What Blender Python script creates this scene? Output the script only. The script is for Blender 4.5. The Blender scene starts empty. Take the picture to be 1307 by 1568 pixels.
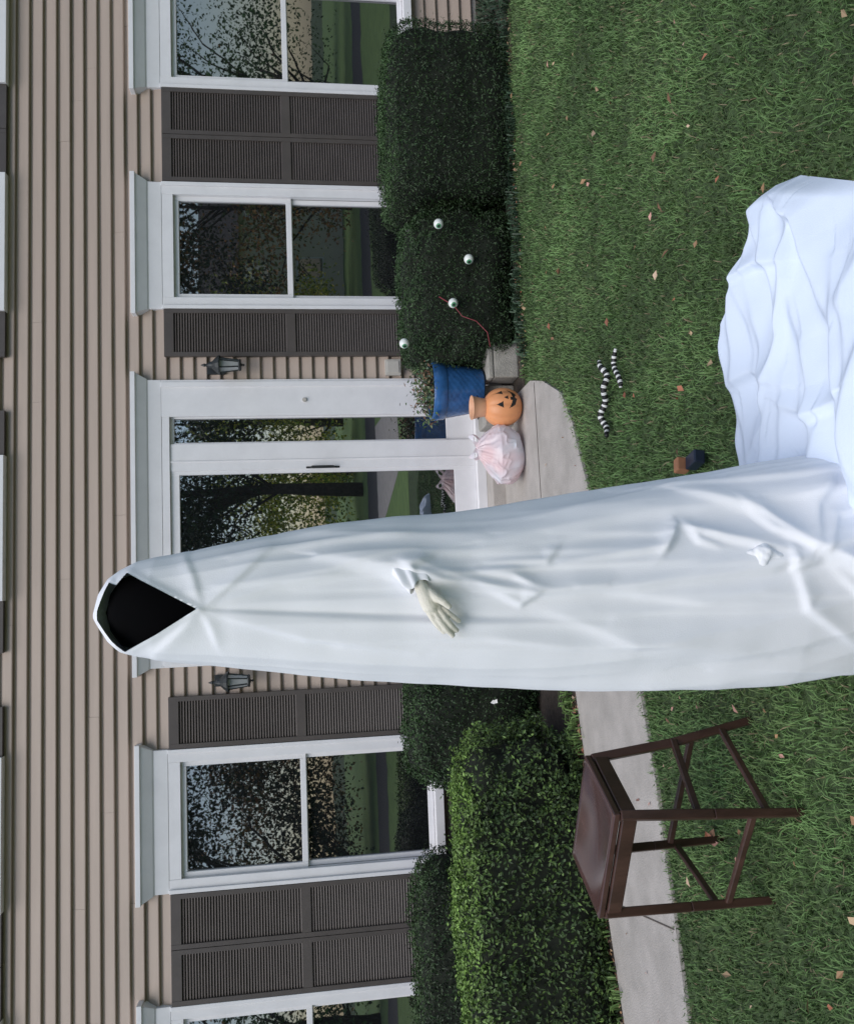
import bpy, bmesh, numpy as np
from math import *
from mathutils import Vector, Matrix
rng=np.random.default_rng(7)
S=bpy.context.scene
COL=S.collection
# ---------------------------------------------------------------- helpers
def link(o,parent=None):
    COL.objects.link(o)
    if parent: o.parent=parent
    return o
def empty(name,loc=(0,0,0)):
    e=bpy.data.objects.new(name,None); e.location=loc; e.empty_display_size=.2
    return link(e)
def fast(name,V,F,col=None,mat=None,smooth=False,parent=None,mi=None,mats=None):
    V=np.asarray(V,dtype=np.float32); F=np.asarray(F,dtype=np.int32)
    me=bpy.data.meshes.new(name)
    n,k=F.shape
    me.vertices.add(len(V)); me.vertices.foreach_set('co',V.ravel())
    me.loops.add(n*k); me.loops.foreach_set('vertex_index',F.ravel())
    me.polygons.add(n); me.polygons.foreach_set('loop_start',np.arange(0,n*k,k,dtype=np.int32))
    me.polygons.foreach_set('loop_total',np.full(n,k,dtype=np.int32))
    if mi is not None: me.polygons.foreach_set('material_index',np.asarray(mi,dtype=np.int32))
    me.polygons.foreach_set('use_smooth',np.full(n,bool(smooth)))
    me.update(calc_edges=True)
    if col is not None:
        a=me.color_attributes.new('Col','FLOAT_COLOR','POINT')
        c=np.ones((len(V),4),dtype=np.float32); c[:,:3]=col; a.data.foreach_set('color',c.ravel())
    for m in (mats or ([mat] if mat else [])): me.materials.append(m)
    return link(bpy.data.objects.new(name,me),parent)
class MB:
    def __init__(s): s.v=[];s.f=[];s.m=[]
    def add(s,vs,fs,m=0):
        b=len(s.v); s.v+= [tuple(v) for v in vs]; s.f+=[tuple(b+i for i in f) for f in fs]; s.m+=[m]*len(fs)
    def box(s,x0,x1,y0,y1,z0,z1,m=0):
        s.add([(x0,y0,z0),(x1,y0,z0),(x1,y1,z0),(x0,y1,z0),(x0,y0,z1),(x1,y0,z1),(x1,y1,z1),(x0,y1,z1)],
              [(0,3,2,1),(4,5,6,7),(0,1,5,4),(1,2,6,5),(2,3,7,6),(3,0,4,7)],m)
    def beam(s,p0,p1,w,d,m=0,up=(0,0,1),t=1.0):
        p0=Vector(p0);p1=Vector(p1);a=(p1-p0).normalized(); u=Vector(up)
        if abs(a.dot(u))>.95: u=Vector((0.5,-1,0)).normalized()
        r=a.cross(u).normalized(); u=r.cross(a)
        vs=[]
        for p,k in ((p0,1),(p1,t)):
            for sx,sy in ((-1,-1),(1,-1),(1,1),(-1,1)): vs.append(p+r*(w/2*sx*k)+u*(d/2*sy*k))
        s.add(vs,[(0,1,2,3),(7,6,5,4),(0,4,5,1),(1,5,6,2),(2,6,7,3),(3,7,4,0)],m)
    def tube(s,pts,rad,n=10,m=0,cap=True):
        pts=[Vector(p) for p in pts]; rings=[]
        prev=None
        for i,p in enumerate(pts):
            a=(pts[min(i+1,len(pts)-1)]-pts[max(i-1,0)]).normalized()
            u=prev if prev else (Vector((0,0,1)) if abs(a.z)<.9 else Vector((1,0,0)))
            u=(u-a*u.dot(a)).normalized(); prev=u; r=a.cross(u)
            R=rad[i] if hasattr(rad,'__len__') else rad
            rings.append([p+(u*cos(2*pi*j/n)+r*sin(2*pi*j/n))*R for j in range(n)])
        vs=[v for rr in rings for v in rr]; fs=[]
        for i in range(len(pts)-1):
            for j in range(n): fs.append((i*n+j,i*n+(j+1)%n,(i+1)*n+(j+1)%n,(i+1)*n+j))
        if cap: fs.append(tuple(range(n-1,-1,-1))); fs.append(tuple((len(pts)-1)*n+j for j in range(n)))
        s.add(vs,fs,m)
    def lathe(s,c,prof,n=32,m=0,fn=None):
        vs=[];fs=[]
        for r,z in prof:
            for j in range(n):
                t=2*pi*j/n; rr=r*(fn(t,z) if fn else 1); vs.append((c[0]+rr*cos(t),c[1]+rr*sin(t),c[2]+z))
        for i in range(len(prof)-1):
            for j in range(n): fs.append((i*n+j,i*n+(j+1)%n,(i+1)*n+(j+1)%n,(i+1)*n+j))
        s.add(vs,fs,m)
    def obj(s,name,mats,parent=None,smooth=False,bevel=0):
        me=bpy.data.meshes.new(name); me.from_pydata(s.v,[],s.f)
        for m in mats: me.materials.append(m)
        me.polygons.foreach_set('material_index',s.m)
        me.polygons.foreach_set('use_smooth',[smooth]*len(s.f)); me.update()
        o=link(bpy.data.objects.new(name,me),parent)
        if bevel:
            b=o.modifiers.new('b','BEVEL'); b.width=bevel; b.segments=2; b.limit_method='ANGLE'
        return o
def mat(name,c,rough=.6,var=.15,scale=8,bump=0,bscale=60,spec=.5,metal=0,c2=None,attr=False,detail=4,trans=0,stretch=None,mirror=0):
    m=bpy.data.materials.new(name); m.use_nodes=True; nt=m.node_tree; N=nt.nodes; Lk=nt.links
    p=N['Principled BSDF']; p.inputs['Roughness'].default_value=rough
    p.inputs['Specular IOR Level'].default_value=spec; p.inputs['Metallic'].default_value=metal
    if attr:
        at=N.new('ShaderNodeAttribute'); at.attribute_name='Col'; csrc=at.outputs['Color']
    else:
        tc=N.new('ShaderNodeTexCoord'); mp=N.new('ShaderNodeMapping'); Lk.new(tc.outputs['Object'],mp.inputs[0])
        if stretch: mp.inputs['Scale'].default_value=stretch
        no=N.new('ShaderNodeTexNoise'); no.inputs['Scale'].default_value=scale; no.inputs['Detail'].default_value=detail; no.inputs['Roughness'].default_value=.65
        Lk.new(mp.outputs[0],no.inputs['Vector'])
        mx=N.new('ShaderNodeMix'); mx.data_type='RGBA'
        c=tuple(c); c2=c2 or tuple(max(0,v*(1-var*2)) for v in c)
        mx.inputs['A'].default_value=c2+(1,) ; mx.inputs['B'].default_value=c+(1,)
        rp=N.new('ShaderNodeMapRange'); rp.inputs['From Min'].default_value=.3; rp.inputs['From Max'].default_value=.65
        Lk.new(no.outputs['Fac'],rp.inputs['Value']); Lk.new(rp.outputs[0],mx.inputs['Factor']); csrc=mx.outputs['Result']
    Lk.new(csrc,p.inputs['Base Color'])
    b=None
    if bump:
        n2=N.new('ShaderNodeTexNoise'); n2.inputs['Scale'].default_value=bscale; n2.inputs['Detail'].default_value=3
        Lk.new(mp.outputs[0],n2.inputs['Vector'])
        b=N.new('ShaderNodeBump'); b.inputs['Strength'].default_value=bump; b.inputs['Distance'].default_value=.01
        Lk.new(n2.outputs['Fac'],b.inputs['Height']); Lk.new(b.outputs[0],p.inputs['Normal'])
    if trans or mirror:
        if trans:
            t=N.new('ShaderNodeBsdfTranslucent'); Lk.new(csrc,t.inputs['Color'])
        else:
            t=N.new('ShaderNodeBsdfGlossy'); t.inputs['Roughness'].default_value=.01; t.inputs['Color'].default_value=(1,1,1,1)
            if b: Lk.new(b.outputs[0],t.inputs['Normal'])
        mxs=N.new('ShaderNodeMixShader'); mxs.inputs[0].default_value=trans or mirror
        Lk.new(p.outputs[0],mxs.inputs[1]); Lk.new(t.outputs[0],mxs.inputs[2]); Lk.new(mxs.outputs[0],N['Material Output'].inputs[0])
    return m
def wob(P,s,seed=0):
    x,y,z=P[:,0]*s,P[:,1]*s,P[:,2]*s; a=seed*1.7
    return (np.sin(x*1.3+y*.7+a)+np.sin(y*1.9-z*1.1+2*a)+np.sin(z*2.3+x*.9+3*a)+.6*np.sin(3.1*x-2.7*y+a)+.6*np.sin(3.7*z+2.9*y-a)+.5*np.sin(5.3*x+4.1*z))/4
# ---------------------------------------------------------------- materials
M_sid=mat('siding_vinyl',(.42,.335,.275),.55,.05,3,.15,90,stretch=(.3,1,6))
M_white=mat('white_trim_paint',(.78,.77,.78),.45,.04,5)
M_shut=mat('shutter_brown',(.085,.071,.064),.5,.1,6)
M_roof=mat('roof_shingle',(.10,.09,.085),.9,.3,20,.5,40)
M_glass=mat('window_glass',(.010,.011,.012),.015,.1,3,.05,1.6,spec=.5,mirror=.22)
M_dglass=mat('door_glass',(.010,.011,.012),.015,.1,3,.04,1.4,spec=.5,mirror=.36)
M_conc=mat('concrete',(.45,.415,.38),.9,.13,5,.5,120,c2=(.34,.315,.285))
M_conc2=mat('concrete_block',(.40,.38,.34),.9,.15,12,.6,90)
M_joint=mat('joint_dark',(.12,.10,.085),.95,.2,30)
M_soil=mat('mulch',(.06,.045,.034),.95,.3,25,1,60)
M_ground=mat('lawn_soil',(.065,.11,.036),.95,.3,9,1,80,c2=(.030,.045,.019))
M_lawn=mat('far_lawn',(.17,.27,.075),.95,.2,3,.6,60,c2=(.10,.17,.05))  # sunlight put into the colour: brighter grass for the lawn seen in glass
M_leaf=mat('foliage',(0,0,0),.5,attr=True,spec=.35)
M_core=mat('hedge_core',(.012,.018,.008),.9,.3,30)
M_grass=mat('grass_blade',(0,0,0),.6,attr=True,spec=.25)
M_cloth=mat('white_sheet',(.84,.85,.88),.8,.015,3,.12,350,spec=.2)
M_cloth2=mat('blue_white_sheet',(.70,.78,.90),.8,.02,3,.12,350,spec=.2)
M_black=mat('black_cloth_dark_room',(.003,.003,.0035),.95,.1,20,spec=.05)
M_glove=mat('cream_glove',(.78,.74,.63),.7,.06,30,.3,300)
M_wood=mat('dark_wood',(.080,.040,.030),.35,.25,14,.1,60,stretch=(1,1,.3))
M_seat=mat('seat_wood',(.095,.048,.040),.14,.2,10)
M_blue=mat('blue_glaze',(.035,.13,.34),.2,.2,12,.1,40)
M_orange=mat('orange_plastic',(.78,.33,.14),.45,.06,6)
M_orange2=mat('orange_plastic_pale',(.75,.42,.25),.45,.06,6)
M_blackp=mat('black_paint',(.012,.012,.012),.5,.1,5)
M_bag=mat('plastic_bag',(.82,.86,.92),.2,.0,5,.4,16,c2=(.90,.66,.66),trans=.3,detail=1)
M_metal=mat('lantern_metal',(.035,.04,.042),.45,.2,20,metal=.3)
M_lglass=mat('lantern_glass',(.35,.36,.36),.15,.1,10,spec=.8)
M_eye=mat('eye_white',(.8,.82,.78),.3,.02,5)
M_iris=mat('eye_iris',(.08,.30,.14),.3,.1,5)
M_red=mat('red_cord',(.22,.035,.045),.5,.1,5)
M_beige=mat('beige_plastic',(.50,.47,.42),.5,.05,5)
M_bark=mat('bark',(.09,.07,.055),.9,.3,8,1,20)
M_asph=mat('asphalt',(.055,.055,.058),.9,.2,10,.5,100)
M_tan=mat('brush_wood',(.40,.18,.09),.6,.15,14)
M_navy=mat('navy_plastic',(.02,.028,.05),.4,.1,10)
M_stripe=mat('stripe_white',(.75,.75,.72),.5,.03,5)
M_neigh=mat('neighbour_siding',(.75,.68,.52),.7,.05,2)
# ---------------------------------------------------------------- house
house=empty('siding_house')
EX=.1055
openings=[]
wins_low=[(4.70,.535),(2.815,.535),(-1.742,.535),(-3.625,.535),(6.6,.535),(-5.5,.535)]
for c,h in wins_low: openings.append((c-h+.06,c+h-.06,.62,2.75))
openings.append((-.5,1.6,.13,2.85))
wins_up=[(.545,.53),(4.70,.535),(2.815,.535),(-1.742,.535),(-3.625,.535)]
for c,h in wins_up: openings.append((c-h+.06,c+h-.06,3.97,5.2))
mb=MB()
z=.05
while z<5.7:
    segs=[(-7.5,8.5)]
    for a,b,c,d in openings:
        if z+EX*.5>c and z+EX*.5<d:
            ns=[]
            for s0,s1 in segs:
                if b<=s0 or a>=s1: ns.append((s0,s1))
                else:
                    if a>s0: ns.append((s0,a))
                    if b<s1: ns.append((b,s1))
            segs=ns
    pr=[(-.002,0.0),(-.026,.001),(-.028,.007),(-.013,EX*.72),(-.003,EX*.80),(-.001,EX)]
    runs=[]
    for s0,s1 in segs:
        cuts=sorted([x for x in (rng.uniform(-7,8),rng.uniform(-7,8),rng.uniform(-7,8)) if s0+.3<x<s1-.3])
        pts=[s0]+cuts+[s1]
        for i in range(len(pts)-1): runs.append((pts[i]+(.0015 if i else 0),pts[i+1]))
    for s0,s1 in runs:
        dy=rng.uniform(-.0015,.0015)
        vs=[];fs=[]
        for x in (s0,s1):
            for y,zz in pr: vs.append((x,y+dy,z+zz))
        n=len(pr)
        for i in range(n-1): fs.append((i,n+i,n+i+1,i+1))
        fs.append(tuple(range(n-1,-1,-1))); fs.append(tuple(range(n,2*n)))
        mb.add(vs,fs)
    z+=EX
mb.obj('siding',[M_sid],house)
mb=MB(); mb.box(-7.5,8.5,.12,8,.0,5.75,0); mb.box(-7.5,8.5,.0,.12,-.2,.05,1)
mb.obj('wall_core',[M_joint,M_conc2],house)
mb=MB()
mb.add([(-8,-.45,5.7),(9,-.45,5.7),(9,4,8.4),(-8,4,8.4),(9,8.5,5.7),(-8,8.5,5.7),(-8,-.45,5.55),(9,-.45,5.55),(9,8.5,5.55),(-8,8.5,5.55)],
 [(0,1,2,3),(3,2,4,5),(6,9,8,7),(0,6,7,1),(5,4,8,9),(0,3,5,9,6),(1,7,8,4,2)])
mb.obj('roof',[M_roof],house)
def crown(mb,x0,x1,z0,z1,o=.055,d=.11):
    zs=[(z0,0,.045),(z0+(z1-z0)*.45,0,.05),(z0+(z1-z0)*.50,.008,.06),(z0+(z1-z0)*.82,o*.8,d*.9),(z0+(z1-z0)*.84,o,d),(z1,o,d)]
    vs=[];fs=[]
    for zz,e,dd in zs:
        vs+=[(x0-e,-dd,zz),(x1+e,-dd,zz),(x1+e,.01,zz),(x0-e,.01,zz)]
    for i in range(len(zs)-1):
        for j in range(4): fs.append((i*4+j,i*4+(j+1)%4,(i+1)*4+(j+1)%4,(i+1)*4+j))
    fs.append((3,2,1,0)); k=len(vs)-4; fs.append((k,k+1,k+2,k+3)); mb.add(vs,fs,0)
def window(c,h,z0,z1,zm,cr=True,name='window'):
    mb=MB(); w=.10
    if cr: crown(mb,c-h,c+h,z1,z1+.235)
    mb.box(c-h,c-h+w,-.045,.01,z0,z1-.001); mb.box(c+h-w,c+h,-.045,.01,z0,z1-.001)
    mb.box(c-h,c-h+.03,-.062,-.045,z0,z1-.001); mb.box(c+h-.03,c+h,-.062,-.045,z0,z1-.001)
    mb.box(c-h+w,c+h-w,-.043,.01,z1-.09,z1-.001)
    mb.box(c-h-.03,c+h+.03,-.085,.012,z0-.07,z0-.001)
    i0,i1=c-h+w,c+h-w
    j=.028
    for a,b,y in ((zm,z1-.09,-.012),(z0,zm+.035,.012)):
        mb.box(i0,i0+j+.012,y,y+.035,a,b); mb.box(i1-j-.012,i1,y,y+.035,a,b)
        mb.box(i0+j+.012,i1-j-.012,y+.001,y+.034,a,a+.045); mb.box(i0+j+.012,i1-j-.012,y+.001,y+.034,b-.04,b)
        t1,t2=rng.uniform(-.0012,.0012,2)   # panes are never perfectly parallel
        xa,xb,za,zb=i0+j,i1-j,a+.02,b-.02; yy=y+.020
        mb.add([(xa,yy-t1-t2,za),(xb,yy+t1-t2,za),(xb,yy+t1+t2,zb),(xa,yy-t1+t2,zb)],[(0,1,2,3)],1)
    mb.box(i0-.02,i1+.02,.06,.10,z0,z1,2)  # black panel in place of the unlit room behind the panes
    return mb.obj(name,[M_white,M_glass,M_black],house,bevel=.003)
for c,h in wins_low: window(c,h,.66,2.71,1.665)
for c,h in wins_up: window(c,h,3.97,5.35,4.7,False,'upper_window')
def shutter(x0,x1,z0,z1,zm,name='shutter'):
    mb=MB(); st=.036
    mb.box(x0+.002,x0+st,-.062,-.024,z0,z1); mb.box(x1-st,x1-.002,-.062,-.024,z0,z1)
    for a,b in ((z0,z0+.07),(zm-.035,zm+.035),(z1-.075,z1)): mb.box(x0+st,x1-st,-.060,-.025,a,b)
    mb.box(x0+st,x1-st,-.040,-.026,z0+.07,z1-.075)
    for a,b in ((z0+.07,zm-.035),(zm+.035,z1-.075)):
        n=int((b-a)/.021)
        for i in range(n):
            zz=a+(i+.5)*(b-a)/n
            mb.add([(x0+st,-.056,zz-.009),(x1-st,-.056,zz-.009),(x1-st,-.041,zz+.009),(x0+st,-.041,zz+.009),
                    (x0+st,-.048,zz-.0105),(x1-st,-.048,zz-.0105)],[(0,1,2,3),(4,5,1,0)])
    return mb.obj(name,[M_shut],house)
sh=[(3.353,3.757),(3.758,4.162),(1.883,2.278),(-1.203,-.808),(-2.683,-2.279),(-3.088,-2.684),(-4.56,-4.165),(5.24,5.64),(5.66,6.06)]
for a,b in sh: shutter(a,b,.62,2.70,1.69)
for a,b in [(1.08,1.46),(-.41,.01),(3.353,3.757),(3.758,4.162),(1.883,2.278),(-1.203,-.808),(-2.683,-2.279),(-3.088,-2.684)]: shutter(a,b,3.905,5.3,4.6,'upper_shutter')
# door unit
mb=MB(); D0,D1=-.585,1.695; cx=.555
crown(mb,D0,D1,2.73,2.955)
mb.box(D0,D0+.30,-.045,.01,.13,2.729); mb.box(D1-.30,D1,-.045,.01,.13,2.729)
mb.box(D0+.02,D0+.06,-.058,-.045,.13,2.729); mb.box(D1-.06,D1-.02,-.058,-.045,.13,2.729)
mb.box(D0+.30,D1-.30,-.043,.01,2.67,2.728)
for s in (-1,1):
    def X(a,b):
        return (cx+a,cx+b) if s>0 else (cx-b,cx-a)
    a,b=X(.40,.62); mb.box(a,b,-.030,.03,.2,2.669)
    a,b=X(.47,.482); mb.box(a,b,-.036,-.029,.2,2.669)
    a,b=X(.62,.84); mb.box(a,b,-.002,.03,.2,.43); mb.box(a,b,-.003,.03,2.64,2.669)
    a,b=X(.63,.83); mb.box(a,b,.012,.016,.43,2.64,1)
    a,b=X(.62,.632); mb.box(a,b,-.016,.012,.43,2.64); a,b=X(.828,.84); mb.box(a,b,-.016,.012,.43,2.64)
mb.box(cx-.40,cx+.40,-.022,.01,2.60,2.668); mb.box(cx-.40,cx+.40,-.022,.01,.2,.38)
mb.box(cx-.40,cx-.37,-.024,.01,.2,2.667); mb.box(cx+.37,cx+.40,-.024,.01,.2,2.667)
mb.box(cx-.37,cx+.37,-.004,.0,.38,2.60,1)
mb.box(D0+.1,D1-.1,-.10,.02,.125,.199)
mb.box(D0+.30,D1-.30,.05,.09,.2,2.7,2)  # black panel standing in for the dark hallway behind the door
mb.tube([(.965,-.03,1.56),(.965,-.07,1.55),(.965,-.075,1.47),(.965,-.07,1.38),(.965,-.03,1.37)],.010,8,3)
mb.box(.957,.973,-.034,-.022,1.33,1.60,3)
mb.tube([(1.52,-.045,1.60),(1.52,-.06,1.60)],.018,12,4)
mb.obj('front_door',[M_white,M_dglass,M_black,M_blackp,M_beige],house,bevel=.003)
mb=MB(); mb.box(D0-.05,D1+.05,-.30,.0,.0,.124); mb.obj('door_step',[M_conc],house,bevel=.01)
def lantern(x,z):
    e=empty('wall_lantern',(x,-.03,z)); mb=MB()
    mb.box(-.045,.045,-.012,.008,-.03,.11,0)
    mb.tube([(0,-.01,.05),(0,-.06,.09),(0,-.10,.10),(0,-.12,.07)],.009,8,0)
    c=(0,-.12,-.17)
    mb.lathe(c,[(0,.0),(.045,.0),(.05,.01),(.042,.02)],6)
    mb.lathe(c,[(.040,.02),(.058,.165)],6,1)
    for k in range(6):
        t=2*pi*k/6
        mb.beam((c[0]+.041*cos(t),c[1]+.041*sin(t),c[2]+.02),(c[0]+.060*cos(t),c[1]+.060*sin(t),c[2]+.165),.008,.008)
    mb.lathe(c,[(.078,.160),(.080,.170),(.060,.195),(.030,.225),(.024,.245),(.012,.26),(.010,.275),(.014,.285),(.004,.31),(0,.315)],12)
    mb.lathe(c,[(0,-.03),(.010,-.022),(.006,-.01),(.02,0)],10)
    mb.obj('lantern_body',[M_metal,M_lglass],e)
lantern(1.785,2.26); lantern(-.705,2.24)
mb=MB(); mb.box(1.72,1.85,-.075,-.024,.80,.93); mb.box(1.735,1.835,-.082,-.075,.815,.915); mb.obj('outlet_box',[M_beige],house,bevel=.006)
# ---------------------------------------------------------------- ground
mb=MB(); mb.add([(-300,-300,0),(300,-300,0),(300,300,0),(-300,300,0)],[(0,1,2,3)]); mb.obj('ground',[M_ground])
mb=MB(); mb.add([(-80,-14.5,.003),(80,-14.5,.003),(80,-6.9,.003),(-80,-6.9,.003)],[(0,1,2,3)]); mb.add([(-80,-70,.003),(80,-70,.003),(80,-19,.003),(-80,-19,.003)],[(0,1,2,3)]); mb.obj('lawn',[M_lawn])
far_=[(-9,-4.5),(-2.31,-2.35),(-1.19,-1.985),(-.69,-1.84),(-.5,-1.7),(-.42,-1.4),(-.40,-.30)]
near_=[(1.36,-.30),(1.37,-1.2),(1.29,-1.5),(1.12,-1.875),(.90,-2.06),(.71,-2.15),(.47,-2.28),(.2,-2.45),(-.15,-2.66),(-.56,-2.84),(-.96,-2.96),(-1.9,-3.14),(-9,-5.4)]
poly=far_+near_
n=len(poly); mb=MB()
mb.add([(x,y,.018) for x,y in poly]+[(x,y,-.05) for x,y in poly],[tuple(range(n-1,-1,-1))]+[(i,(i+1)%n,n+(i+1)%n,n+i) for i in range(n)])
pv=mb.obj('concrete_path',[M_conc])
mb=MB()
for a,b in [((-1.75,-2.19),(-1.55,-3.06)),((-2.95,-2.58),(-2.8,-3.36)),((-.40,-1.35),(1.33,-1.30)),((-.55,-1.76),(-.30,-2.73))]:
    mb.beam((a[0],a[1],.0195),(b[0],b[1],.0195),.006,.003)
mb.obj('path_joints',[M_joint],pv)
mb=MB()
mb.add([(-9,-4.48,.004),(-2.31,-2.33,.004),(-1.19,-1.965,.004),(-.69,-1.82,.004),(-.40,-1.4,.004),(-.40,0,.004),(-9,0,.004)],[(0,1,2,3,4,5,6)])
mb.add([(1.37,-1.0,.004),(2.8,-1.0,.004),(4.2,-1.15,.004),(9,-1.15,.004),(9,0,.004),(1.37,0,.004)],[(0,1,2,3,4,5)])
mb.obj('mulch_bed',[M_soil])
# ---- outline of the sheet lying on the lawn
vv=np.linspace(0,1,60)
Rxk=([0,.08,.2,.5,1],[1.19,1.215,1.18,1.00,.86]); Ryk=([0,.08,.2,.5,1],[-4.15,-4.23,-4.36,-4.66,-5.4])
Txk=([0,.3,.52,.78,.82,.9,1],[.02,.36,.64,.91,.965,1.06,1.19]); Tyk=([0,.3,.52,.70,.78,.86,1],[-3.93,-3.90,-3.93,-3.96,-4.03,-4.11,-4.15])
sheet_poly=[(np.interp(a,*Txk)-.02,np.interp(a,*Tyk)-.05) for a in vv]+[(np.interp(a,*Rxk)-.05,np.interp(a,*Ryk)-.02) for a in vv]+[(.02,-5.4)]
def inpoly(x,z,poly):
    r=np.zeros(x.shape,bool); n=len(poly)
    for i in range(n):
        x0,z0=poly[i];x1,z1=poly[(i+1)%n]
        c=((z0>z)!=(z1>z))&(x<(x1-x0)*(z-z0)/(z1-z0+1e-12)+x0); r^=c
    return r
# ---- grass
gx=[-9,-1.9,-.96,-.56,0,.47,.71,1.12,1.29,1.37,1.45,1.7,2.8,4.2,9]
gy=[-5.4,-3.14,-2.96,-2.84,-2.60,-2.28,-2.15,-1.875,-1.5,-1.2,-.98,-.97,-.97,-1.12,-1.12]
NB=480000
P=np.zeros((NB,3)); P[:,0]=rng.uniform(-5.5,6,NB); P[:,1]=rng.uniform(-5.7,-.9,NB)
d=P[:,1]+6.5
keep=(np.abs(P[:,0]-.1)<.6+.88*d)&(P[:,1]<np.interp(P[:,0],gx,gy)+.015+.02*np.sin(P[:,0]*19)+.012*np.sin(P[:,0]*47))
dens=np.clip(1.15-.16*(d-1.2),.38,1)
keep&=rng.uniform(0,1,NB)<dens
keep&=~inpoly(P[:,0],P[:,1],sheet_poly)
P=P[keep]; NB=len(P); d=P[:,1]+6.5
patch=wob(P,5,1)+.7*wob(P,13,2); big=wob(P,1.7,4)
h=rng.uniform(.014,.042,NB)*(1+.28*patch); w=rng.uniform(.0014,.0028,NB)*(1+.12*np.clip(d-2,0,3))
ang=rng.uniform(0,2*pi,NB)+.8*patch; lean=rng.uniform(.2,1.4,NB)
dirv=np.stack([np.cos(ang),np.sin(ang),0*ang],1); a2=ang+rng.uniform(-.8,.8,NB); side=np.stack([-np.sin(a2),np.cos(a2),0*ang],1)
up=np.array([0,0,1.])
b0=P-side*w[:,None]; b1=P+side*w[:,None]
mid=P+up*(h*.6)[:,None]+dirv*(h*lean*.35)[:,None]
tip=P+up*(h*(1.05-.25*lean))[:,None]+dirv*(h*lean)[:,None]
m0=mid-side*w[:,None]*.8; m1=mid+side*w[:,None]*.8
V=np.stack([b0,b1,m1,m0,tip],1).reshape(-1,3)
I=np.arange(NB)[:,None]*5
F=np.concatenate([I+[0,1,2],I+[0,2,3],I+[3,2,4]],0)
g=np.array([.112,.205,.068]); 
t=rng.uniform(0,1,(NB,1)); br=np.clip(1+.36*patch[:,None]+.28*big[:,None]+rng.uniform(-.22,.22,(NB,1)),.4,1.9)
c=g*br*(1-t*.2)+np.array([.040,.032,.018])*t*(1+big[:,None])
dry=rng.uniform(0,1,NB)<.035; c[dry]=np.array([.24,.20,.12])
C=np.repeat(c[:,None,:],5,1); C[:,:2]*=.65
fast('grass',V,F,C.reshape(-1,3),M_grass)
# ---- leaf cards
def cards(P,Nn,L,W,c,jit=.9):
    n=len(P)
    a=Nn+rng.normal(0,jit,(n,3)); a/=np.linalg.norm(a,axis=1)[:,None]+1e-9
    t=np.cross(a,rng.normal(0,1,(n,3))); t/=np.linalg.norm(t,axis=1)[:,None]+1e-9
    b=np.cross(a,t); L=np.broadcast_to(L,(n,))[:,None]; W=np.broadcast_to(W,(n,))[:,None]
    V=np.stack([P-t*L/2,P+b*W/2+a*W*.15,P+t*L/2,P-b*W/2+a*W*.15],1).reshape(-1,3)
    F=np.arange(n)[:,None]*4+[0,1,2,3]
    return V,F,np.repeat(c[:,None,:],4,1).reshape(-1,3)
def hedge(name,c,s,n,base,top,seed=1,L=.026,W=.013,ex=5,bmp=.05,rot=0,tipc=.25):
    c=np.array(c);s=np.array(s)/2
    def shape(Q):
        r=(np.abs(Q)**ex).sum(1)**(1/ex); U=Q/r[:,None]
        k=1+bmp*wob(U*s+c,6,seed)+bmp*.6*wob(U*s+c,17,seed+3)
        return U,U*k[:,None]*s
    Q=rng.uniform(-1,1,(n,3)); ar=np.array([s[1]*s[2],s[0]*s[2],s[0]*s[1]]); ax=rng.choice(3,n,p=ar/ar.sum())
    Q[np.arange(n),ax]=np.sign(rng.uniform(-1,1,n))
    U,Pp=shape(Q); inset=rng.exponential(.018,n); Nn=np.sign(U)*np.abs(U)**(ex-1)/s; Nn/=np.linalg.norm(Nn,axis=1)[:,None]
    out=rng.uniform(0,.02,n)+(rng.uniform(0,1,n)<.05)*rng.uniform(0,.045,n)
    Pp=Pp-Nn*inset[:,None]+Nn*out[:,None]
    R=np.array([[cos(rot),-sin(rot),0],[sin(rot),cos(rot),0],[0,0,1]])
    keep=Pp[:,2]>-s[2]*.97
    Pp,Nn,U,inset=Pp[keep],Nn[keep],U[keep],inset[keep]; n=len(Pp)
    base=np.array(base);top=np.array(top)
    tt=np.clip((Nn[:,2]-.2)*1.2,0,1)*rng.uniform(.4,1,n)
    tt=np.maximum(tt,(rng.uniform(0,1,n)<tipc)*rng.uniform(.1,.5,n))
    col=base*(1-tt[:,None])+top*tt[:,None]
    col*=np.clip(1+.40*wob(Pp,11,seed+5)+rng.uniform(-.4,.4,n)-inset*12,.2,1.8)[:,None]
    Pw=Pp@R.T+c; Nw=Nn@R.T
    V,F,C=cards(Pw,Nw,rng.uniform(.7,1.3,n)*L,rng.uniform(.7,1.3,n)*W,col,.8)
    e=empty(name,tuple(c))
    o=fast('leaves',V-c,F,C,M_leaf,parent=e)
    g=14; lin=np.linspace(-1,1,g); vs=[];fs=[]
    for axx in range(3):
        for sg in (-1,1):
            b=len(vs)
            for i in lin:
                for j in lin:
                    q=[0,0,0]; q[axx]=sg; q[(axx+1)%3]=i; q[(axx+2)%3]=j; vs.append(q)
            for i in range(g-1):
                for j in range(g-1): fs.append((b+i*g+j,b+(i+1)*g+j,b+(i+1)*g+j+1,b+i*g+j+1))
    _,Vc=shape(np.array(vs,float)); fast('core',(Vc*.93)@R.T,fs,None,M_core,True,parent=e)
    return e
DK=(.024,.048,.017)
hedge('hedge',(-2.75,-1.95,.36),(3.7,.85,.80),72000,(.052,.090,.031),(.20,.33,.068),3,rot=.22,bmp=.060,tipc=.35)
hedge('yew_bush',(3.50,-.60,.44),(1.36,.98,.98),42000,DK,(.05,.10,.03),5,L=.024,W=.008,ex=7,bmp=.04)
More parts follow.
